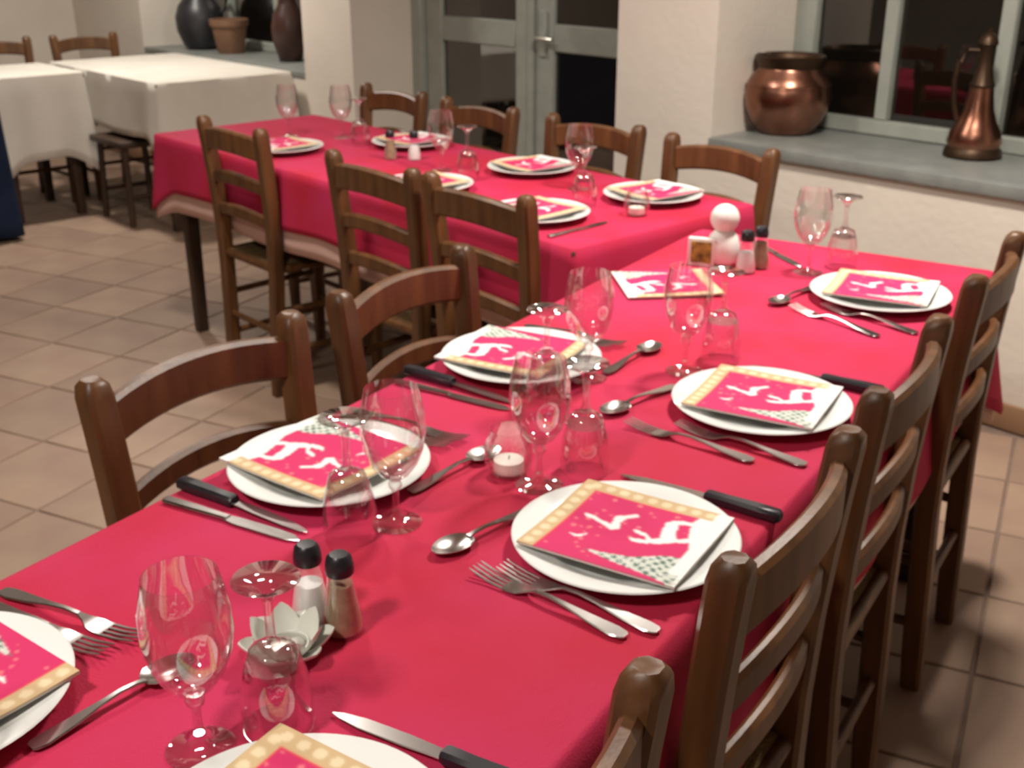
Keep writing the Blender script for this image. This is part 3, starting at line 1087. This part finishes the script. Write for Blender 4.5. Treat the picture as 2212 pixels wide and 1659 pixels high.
shaker(NW(0.752, -0.736, ZC), 'salt', 'black-capped glass salt shaker beside the white petal candle holder', 'salt and pepper shakers')
shaker(NW(0.754, -0.694, ZC), 'pepper', 'black-capped glass pepper shaker with brown contents, near the bottom of the photo', 'salt and pepper shakers')
shaker(NW(2.250, -0.850, ZC), 'salt', 'black-capped salt shaker right beside the snowman', 'salt and pepper shakers')
shaker(NW(2.300, -0.838, ZC), 'pepper', 'black-capped pepper shaker just behind the snowman\'s salt shaker', 'salt and pepper shakers')
shaker(FW(-2.975, 2.155, ZC), 'pepper', 'left of two small black-capped shakers on the farther table', 'salt and pepper shakers')
shaker(FW(-2.915, 2.205, ZC), 'salt', 'right of two small black-capped shakers on the farther table', 'salt and pepper shakers')

# petal candle holder
lo = empty('candle_holder', NW(0.690, -0.712, ZC), 0.3)
tag(lo, 'white glass petal candle holder beside the shakers in the foreground', 'candle holder')
mesh_obj('cup', lathe_mesh('cup', [(0, 0), (0.016, 0), (0.021, 0.004), (0.022, 0.016), (0.0205, 0.016), (0.019, 0.006), (0, 0.005)], 24), M['petal'], lo)
mesh_obj('tealight', lathe_mesh('tealight', [(0, 0.005), (0.0175, 0.005), (0.0175, 0.014), (0.016, 0.0145), (0, 0.0140)], 24), M['steel_hw'], lo)


def petal_mesh(length, width, lift):
    bm = bmesh.new()
    n, m = 8, 6
    g = []
    for j in range(n + 1):
        f = j / n
        w = width * math.sin(math.pi * (0.12 + 0.88 * f) ** 0.8) ** 0.7 if f < 1 else 0.0008
        row = []
        for i in range(m + 1):
            q = -1 + 2 * i / m
            x = 0.014 + length * f * (1 - 0.15 * f)
            z = 0.004 + lift * f ** 1.5 + 0.35 * w * q * q
            row.append(bm.verts.new((x, q * w, z)))
        g.append(row)
    for j in range(n):
        for i in range(m):
            bm.faces.new((g[j][i], g[j][i + 1], g[j + 1][i + 1], g[j + 1][i]))
    r = bmesh.ops.extrude_face_region(bm, geom=bm.faces[:])
    for v in r['geom']:
        if isinstance(v, bmesh.types.BMVert):
            v.co.z -= 0.0022
    bmesh.ops.translate(bm, verts=bm.verts[:], vec=(0, 0, 0.0024))
    me = to_mesh('petal', bm, True, 60)
    me.materials.append(M['petal'])
    return me


pm_out, pm_in = petal_mesh(0.040, 0.018, 0.018), petal_mesh(0.028, 0.017, 0.034)
for k in range(6):
    mesh_obj('petal', pm_out, None, lo, rot=(0, 0, math.pi / 3 * k))
    mesh_obj('petal', pm_in, None, lo, rot=(0, 0, math.pi / 3 * (k + 0.5)))


def votive(loc, label):
    v = empty('candle_glass', loc)
    mesh_obj('bowl', lathe_mesh('bowl', [(0, 0), (0.020, 0), (0.029, 0.008), (0.0345, 0.024), (0.0335, 0.042), (0.0275, 0.058), (0.0255, 0.066),
                                         (0.0240, 0.066), (0.0260, 0.057), (0.0318, 0.042), (0.0328, 0.024), (0.0275, 0.0095), (0.019, 0.004), (0, 0.004)], 36), M['glass'], v)
    mesh_obj('candle', lathe_mesh('candle', [(0, 0.0045), (0.0195, 0.0045), (0.0205, 0.010), (0.0205, 0.021), (0.019, 0.022), (0, 0.0215)], 28), M['wax'], v)
    mesh_obj('wick', sweep_mesh('wick', tube_rows([(0, 0, 0.021), (0.001, 0, 0.027)], 0.0008, 6)), M['black'], v)
    return tag(v, label, 'candle', 'candles in round glasses')


votive(NW(1.160, -0.750, ZC), 'white tealight candle in a round glass at the nearer table\'s middle')
votive(FW(-1.925, 2.165, ZC), 'pale tealight candle in a round glass on the farther table near its end')

# snowman and picture block
sn = empty('snowman_figurine', NW(2.285, -0.918, ZC))
tag(sn, 'white ball-headed snowman figurine at the far end of the nearer table', 'figurine')
mesh_obj('body', lathe_mesh('body', [(0, 0), (0.024, 0), (0.033, 0.010), (0.037, 0.028), (0.036, 0.046), (0.030, 0.064), (0.020, 0.076), (0, 0.078)], 32), M['ceramic'], sn)
mesh_obj('head', lathe_mesh('head', [(0.0, 0.071)] + [(0.0315 * math.sin(math.pi * k / 14), 0.1025 - 0.0315 * math.cos(math.pi * k / 14)) for k in range(1, 14)] + [(0.0, 0.134)], 32),
         M['ceramic'], sn)
cb = empty('picture_block', NW(2.248, -0.952, ZC), R(-18))
tag(cb, 'small white-edged square block with olive and gold picture, before the snowman', 'picture block')
mesh_obj('block', box_mesh('block', -0.030, 0.030, -0.006, 0.010, 0.0, 0.062, 0.002), M['ceramic'], cb)
mesh_obj('picture', box_mesh('picture', -0.022, 0.022, -0.0075, -0.006, 0.008, 0.055), M['card_print'], cb)


# ================================================================== ON THE WINDOWSILLS
pot = empty('copper_pot', FW(-2.462, 3.560, SILL))
tag(pot, 'round old copper pot with dark rim on the right windowsill', 'pot', 'copperware on the windowsill')
mesh_obj('body', lathe_mesh('body', [(0, 0), (0.088, 0), (0.100, 0.008), (0.128, 0.045), (0.150, 0.095), (0.156, 0.135), (0.150, 0.172), (0.132, 0.205), (0.113, 0.226), (0.110, 0.234),
                                     (0.104, 0.234), (0.108, 0.222), (0.126, 0.200), (0.144, 0.170), (0.150, 0.135), (0.144, 0.095), (0.120, 0.048), (0.09, 0.012), (0, 0.010)], 56), M['copper'], pot)
mesh_obj('rim', lathe_mesh('rim', [(0.106, 0.232), (0.113, 0.233), (0.116, 0.248), (0.124, 0.262), (0.126, 0.272), (0.120, 0.276), (0.113, 0.268), (0.107, 0.250)], 56, close=True), M['dark_copper'], pot)
mesh_obj('band', lathe_mesh('band', [(0.1505, 0.166), (0.1535, 0.169), (0.1515, 0.177), (0.1475, 0.178)], 56, close=True), M['copper'], pot)

ew = empty('copper_ewer', FW(-1.765, 3.615, SILL), R(-20))
tag(ew, 'slender copper ewer with long dark neck on the right windowsill', 'jug', 'copperware on the windowsill')
mesh_obj('base', lathe_mesh('base', [(0, 0), (0.084, 0), (0.092, 0.006), (0.090, 0.024), (0.080, 0.036), (0, 0.036)], 40), M['dark_copper'], ew)
mesh_obj('body', lathe_mesh('body', [(0, 0.034), (0.080, 0.034), (0.086, 0.050), (0.078, 0.082), (0.060, 0.115), (0.047, 0.150), (0.040, 0.195), (0.036, 0.225), (0, 0.225)], 40), M['copper'], ew)
mesh_obj('neck', lathe_mesh('neck', [(0, 0.222), (0.037, 0.222), (0.040, 0.230), (0.034, 0.240), (0.024, 0.285), (0.020, 0.330), (0.026, 0.350), (0.031, 0.356), (0.029, 0.360), (0, 0.360)], 32),
         M['dark_copper'], ew)
mesh_obj('lid', lathe_mesh('lid', [(0.030, 0.359), (0.027, 0.372), (0.016, 0.386), (0.006, 0.392), (0.007, 0.400), (0, 0.405)], 28), M['dark_copper'], ew)
mesh_obj('handle', sweep_mesh('handle', tube_rows([(-0.022, 0, 0.335), (-0.055, 0, 0.335), (-0.078, 0, 0.300), (-0.085, 0, 0.240), (-0.078, 0, 0.170), (-0.062, 0, 0.115), (-0.052, 0, 0.105)],
                                                  [0.007, 0.008, 0.009, 0.009, 0.008, 0.008, 0.009], 10)), M['dark_copper'], ew)

v1 = empty('dark_jug', FW(-6.78, 3.50, SILL))
v1.scale = (0.85, 0.85, 0.95)
tag(v1, 'large dark glazed jug, leftmost on the far left windowsill', 'jug', 'vessels on the far left windowsill')
mesh_obj('body', lathe_mesh('body', [(0, 0), (0.10, 0), (0.13, 0.03), (0.170, 0.12), (0.175, 0.20), (0.150, 0.27), (0.105, 0.32), (0.095, 0.37), (0.115, 0.40), (0.108, 0.40), (0.085, 0.37), (0.085, 0.33), (0, 0.33)], 36),
         M['dark_glaze'], v1)
mesh_obj('handle', sweep_mesh('handle', tube_rows([(0.10, 0, 0.38), (0.17, 0, 0.37), (0.205, 0, 0.31), (0.19, 0, 0.25), (0.16, 0, 0.23)], 0.014, 8)), M['dark_glaze'], v1)
v2 = empty('clay_pot', FW(-6.42, 3.50, SILL))
v2.scale = (0.75, 0.75, 0.95)
tag(v2, 'brown clay pot between two dark vessels on the far left windowsill', 'pot', 'vessels on the far left windowsill')
mesh_obj('body', lathe_mesh('body', [(0, 0), (0.095, 0), (0.108, 0.02), (0.140, 0.17), (0.128, 0.17), (0.10, 0.02), (0, 0.012)], 32), M['terracotta'], v2)
mesh_obj('rim', lathe_mesh('rim', [(0.138, 0.165), (0.152, 0.168), (0.155, 0.205), (0.148, 0.208), (0.136, 0.205)], 32, close=True), M['terracotta'], v2)
v3 = empty('dark_red_vase', FW(-5.78, 3.52, SILL))
v3.scale = (0.78, 0.78, 0.92)
tag(v3, 'dark reddish vase nearest the white pier on the far left windowsill', 'vase', 'vessels on the far left windowsill')
mesh_obj('body', lathe_mesh('body', [(0, 0), (0.07, 0), (0.085, 0.02), (0.120, 0.12), (0.125, 0.20), (0.105, 0.28), (0.07, 0.33), (0.06, 0.37), (0.075, 0.40), (0.068, 0.40), (0.052, 0.37), (0.05, 0.34), (0, 0.34)], 32),
         M['red_glaze'], v3)
mesh_obj('foot_ring', lathe_mesh('foot_ring', [(0.066, 0.0), (0.084, 0.0), (0.086, 0.012), (0.078, 0.014)], 32, close=True), M['dark_glaze'], v3)

scene.cycles.use_light_tree = False
scene.cycles.use_adaptive_sampling = True
scene.cycles.adaptive_threshold = 0.12
scene.cycles.transparent_max_bounces = 16
scene.cycles.max_bounces = 4
scene.cycles.diffuse_bounces = 3
scene.cycles.glossy_bounces = 3
